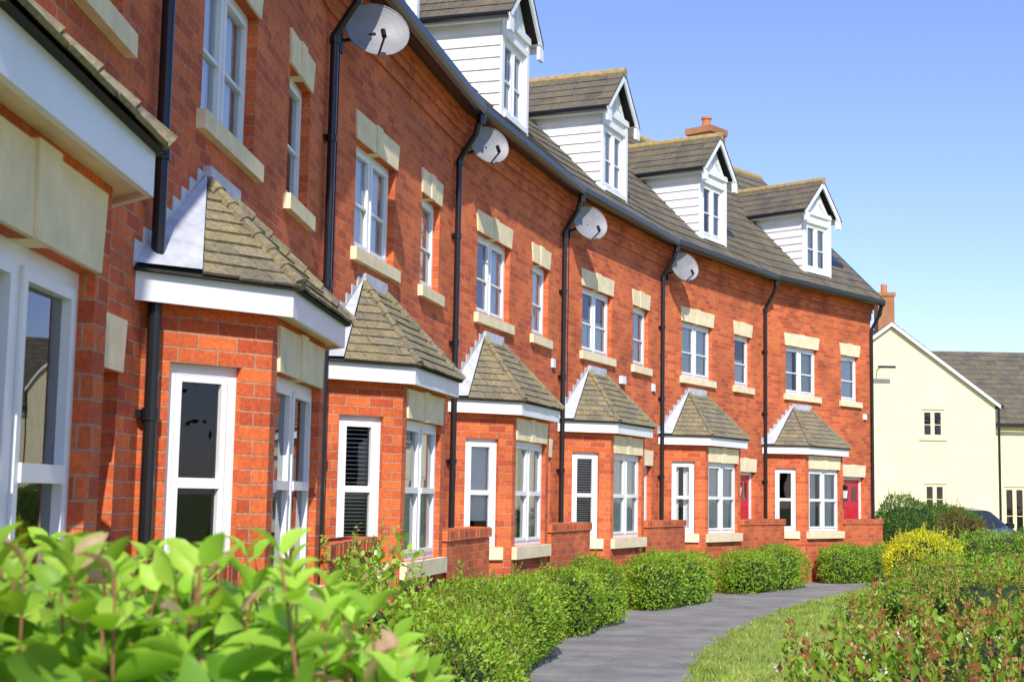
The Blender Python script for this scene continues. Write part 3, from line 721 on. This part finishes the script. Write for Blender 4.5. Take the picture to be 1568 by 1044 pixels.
# ------------------------------------------------------------------ cream house
def cream():
    e=empty('cream_rendered_house',(0,0,0)); H=defaultdict(MB)
    Y=50.; xl,xa,xr=9.7,13.4,17.05; ez=5.1; az=7.85
    class FF_:
        def __init__(s,x,y): s.x=x; s.y=y
        def p(s,a,d,z): return (s.x+a,s.y+d,z)
    f=FF_(xl,Y); ops=[(14.45-xl,15.25-xl,3.85,4.85),(14.5-xl,15.28-xl,1.25,2.25),(11.2-xl,12.0-xl,3.85,4.85),(11.2-xl,12-xl,1.25,2.25)]
    wall(H['walls'],f,0,xr-xl,0,ez,ops,.12)
    H['walls'].face([(xl,Y,ez),(xr,Y,ez),(xa,Y,az)])
    H['walls'].face([(xl,Y,0),(xl,Y+8,0),(xl,Y+8,ez),(xl,Y,ez)]); H['walls'].face([(xr,Y,0),(xr,Y+8,0),(xr,Y+8,ez),(xr,Y,ez)])
    rng=random.Random(5)
    for o in ops:
        window(H,f,*o,'double','none',rng,d=.05,fw=.07); fbox(H['sills'],f,o[0]-.08,o[1]+.08,-.06,.06,o[2]-.09,o[2]-.002)
    for sg,x in ((-1,xl-.15),(1,xr+.15)):
        z=az-(abs(x-xa))*(az-ez)/(xr-xa)
        A=(x,Y-.18,z+.05);B_=(x,Y+8.2,z+.05);C=(xa,Y+8.2,az+.05);D=(xa,Y-.18,az+.05)
        if sg<0: tilefacet(H['roof_tiles'],B_,A,D,C,.3,.33,.02,rng)
        else: tilefacet(H['roof_tiles'],A,B_,C,D,.3,.33,.02,rng)
        H['barge'].hexa([(x,Y-.17,z-.08),(xa,Y-.17,az-.09),(xa,Y-.12,az-.09),(x,Y-.12,z-.08),(x,Y-.17,z+.04),(xa,Y-.17,az+.04),(xa,Y-.12,az+.04),(x,Y-.12,z+.04)])
    H['roof_deck'].face([(xl,Y-.1,ez),(xl,Y+8,ez),(xa,Y+8,az+.03),(xa,Y-.1,az+.03)]); H['roof_deck'].face([(xr,Y-.1,ez),(xr,Y+8,ez),(xa,Y+8,az+.03),(xa,Y-.1,az+.03)])
    c=H['chimney']; c.box(xa-.42,xa+.16,Y+.05,Y+.65,az-.6,8.85); c.box(xa-.46,xa+.20,Y+.01,Y+.69,8.85,8.98); H['pot'].tube((xa-.13,Y+.35,8.98),(xa-.13,Y+.35,9.3),.11,12)
    G=H['gutter']; G.tube((xr+.2,Y-.2,4.98),(xr+.2,Y+1.0,4.98),.06,10); G.tube((xr+.1,Y-.06,4.9),(xr+.1,Y-.06,0),.045,10)
    G.tube((12.9,Y,6.2),(12.9,Y-.5,6.25),.02,6); G.box(12.8,13.4,Y-.62,Y-.5,6.22,6.30)
    y2=Y+.9; f2=FF_(xr,y2); ops=[(.55,1.35,.3,2.2),(2.6,3.4,3.2,4.1),(2.6,3.5,1.1,2.2)]
    wall(H['walls'],f2,0,14,0,4.42,ops,.12)
    for o in ops: window(H,f2,*o,'double','none',rng,d=.05,fw=.07)
    tilefacet(H['roof_tiles'],(14.0,y2-.3,4.42),(31,y2-.3,4.42),(31,y2+3.2,7.35),(14.0,y2+3.2,7.35),.3,.33,.02,rng)
    H['roof_deck'].face([(14.0,y2-.25,4.4),(31,y2-.25,4.4),(31,y2+3.2,7.32),(14.0,y2+3.2,7.32)]); H['roof_deck'].face([(14,y2+6.5,4.4),(31,y2+6.5,4.4),(31,y2+3.2,7.32),(14,y2+3.2,7.32)])
    G.tube((xr+.1,y2-.34,4.36),(31,y2-.34,4.36),.06,10)
    MO={'walls':'cream','window_frames':'stone','window_glass':'glass','sills':'stone','roof_tiles':'mtile','barge':'white','chimney':'brick_end','pot':'pot','gutter':'black','roof_deck':'deck','curtains':'fabric'}
    for k,mb in H.items():
        if mb.f: mb.obj(k,M[MO[k]],e)
    rm=MB(); rm.box(xl+.1,xr-.1,Y+1.5,Y+1.6,0,5); rm.box(xr,31,y2+1.2,y2+1.3,0,4.3); rm.obj('rooms',M['room'],e)
cream()

# ------------------------------------------------------------------ parked car
def car():
    e=empty('parked_car',(11.25,35.5,0),rad(14))
    def sec(y,w,zb,zs,wt,zt):
        half=[(w*.86,zb),(w,zb+.14),(w,zs-.18),(w*.95,zs),(wt,zt-.03),(wt*.82,zt)]
        return [(x,y,z) for x,z in half]+[(-x,y,z) for x,z in half[::-1]]
    S=[sec(-2.0,.62,.30,.62,.50,.66),sec(-1.9,.78,.24,.74,.66,.79),sec(-1.3,.85,.2,.88,.74,.93),sec(-.85,.86,.2,.95,.76,1.02),sec(-.25,.86,.2,.98,.62,1.40),
       sec(.3,.86,.2,.99,.60,1.46),sec(1.1,.86,.2,1.0,.60,1.43),sec(1.6,.85,.22,1.0,.60,1.30),sec(1.95,.80,.28,.95,.66,1.02),sec(2.05,.7,.35,.8,.6,.85)]
    mb=MB(); gl=MB()
    for k in range(len(S)-1):
        for j in range(11):
            f=[S[k][j],S[k][j+1],S[k+1][j+1],S[k+1][j]]
            isg=(k in (3,7) and j in (4,5,6)) or (3<=k<=7 and j in (3,7))
            (gl if isg else mb).face(f)
    mb.face(S[0][::-1]); mb.face(S[-1]); mb.obj('bodywork',M['carp'],e); gl.obj('windows',M['carglass'],e)
    w=MB(); hb=MB()
    for x in (-.84,.66):
        for y in (-1.25,1.25):
            w.tube((x,y,.31),(x+.18,y,.31),.31,20); hb.tube((x-.01,y,.31),(x+.19,y,.31),.19,14)
    w.obj('tyres',M['rubber'],e); hb.obj('hubs',M['metal'],e)
    l=MB()
    for x in (-.68,.44): l.hexa([(x,-1.98,.58),(x+.24,-1.98,.58),(x+.24,-1.8,.58),(x,-1.8,.58),(x,-1.93,.72),(x+.24,-1.93,.72),(x+.24,-1.8,.74),(x,-1.8,.74)])
    l.box(-.26,.26,-2.02,-1.99,.38,.48); l.obj('headlamps_and_plate',M['lampglass'],e)
    m=MB()
    for sg in (-1,1): m.box(sg*.95-.09,sg*.95+.09,-.62,-.5,.98,1.1)
    m.obj('mirrors',M['carp'],e)
car()

# ------------------------------------------------------------------ world, sun, camera
az=math.atan2(.07,-1.0)
el=rad(39)
w=bpy.data.worlds.new('World'); SC.world=w; w.use_nodes=True; nt=w.node_tree
sky=nt.nodes.new('ShaderNodeTexSky'); sky.sky_type='NISHITA'; sky.sun_disc=False
sky.sun_elevation=el; sky.sun_rotation=az; sky.air_density=1.0; sky.dust_density=.3; sky.ozone_density=2.0
tint=mixc(nt,1,sky.outputs[0],(1.22,1.20,1.66),'MULTIPLY')
bg=nt.nodes['Background']; bg.inputs['Strength'].default_value=.13; nt.links.new(tint,bg.inputs[0])
sd=bpy.data.lights.new('sun','SUN'); sd.energy=5; sd.angle=rad(.5); sd.color=(1,.95,.86)
so=bpy.data.objects.new('sun',sd); SC.collection.objects.link(so)
sv=Vector((math.sin(az)*math.cos(el),math.cos(az)*math.cos(el),math.sin(el)))
so.rotation_euler=sv.to_track_quat('Z','Y').to_euler()
cd=bpy.data.cameras.new('camera'); co=bpy.data.objects.new('camera',cd); SC.collection.objects.link(co)
cd.sensor_width=36; cd.lens=50; cd.clip_end=2000; cd.clip_start=.05
t=rad(6.24); r=.018
X0=Vector((1,0,0)); F0=Vector((0,math.cos(t),math.sin(t))); U0=Vector((0,-math.sin(t),math.cos(t)))
Rv=X0*math.cos(r)+U0*math.sin(r); Uv=-X0*math.sin(r)+U0*math.cos(r)
mt=Matrix((Rv,Uv,-F0)).transposed().to_4x4(); mt.translation=(0,0,1.53); co.matrix_world=mt
cd.dof.use_dof=True; cd.dof.focus_distance=15; cd.dof.aperture_fstop=9
SC.camera=co
SC.view_settings.view_transform='Standard'; SC.view_settings.look='None'; SC.view_settings.exposure=0
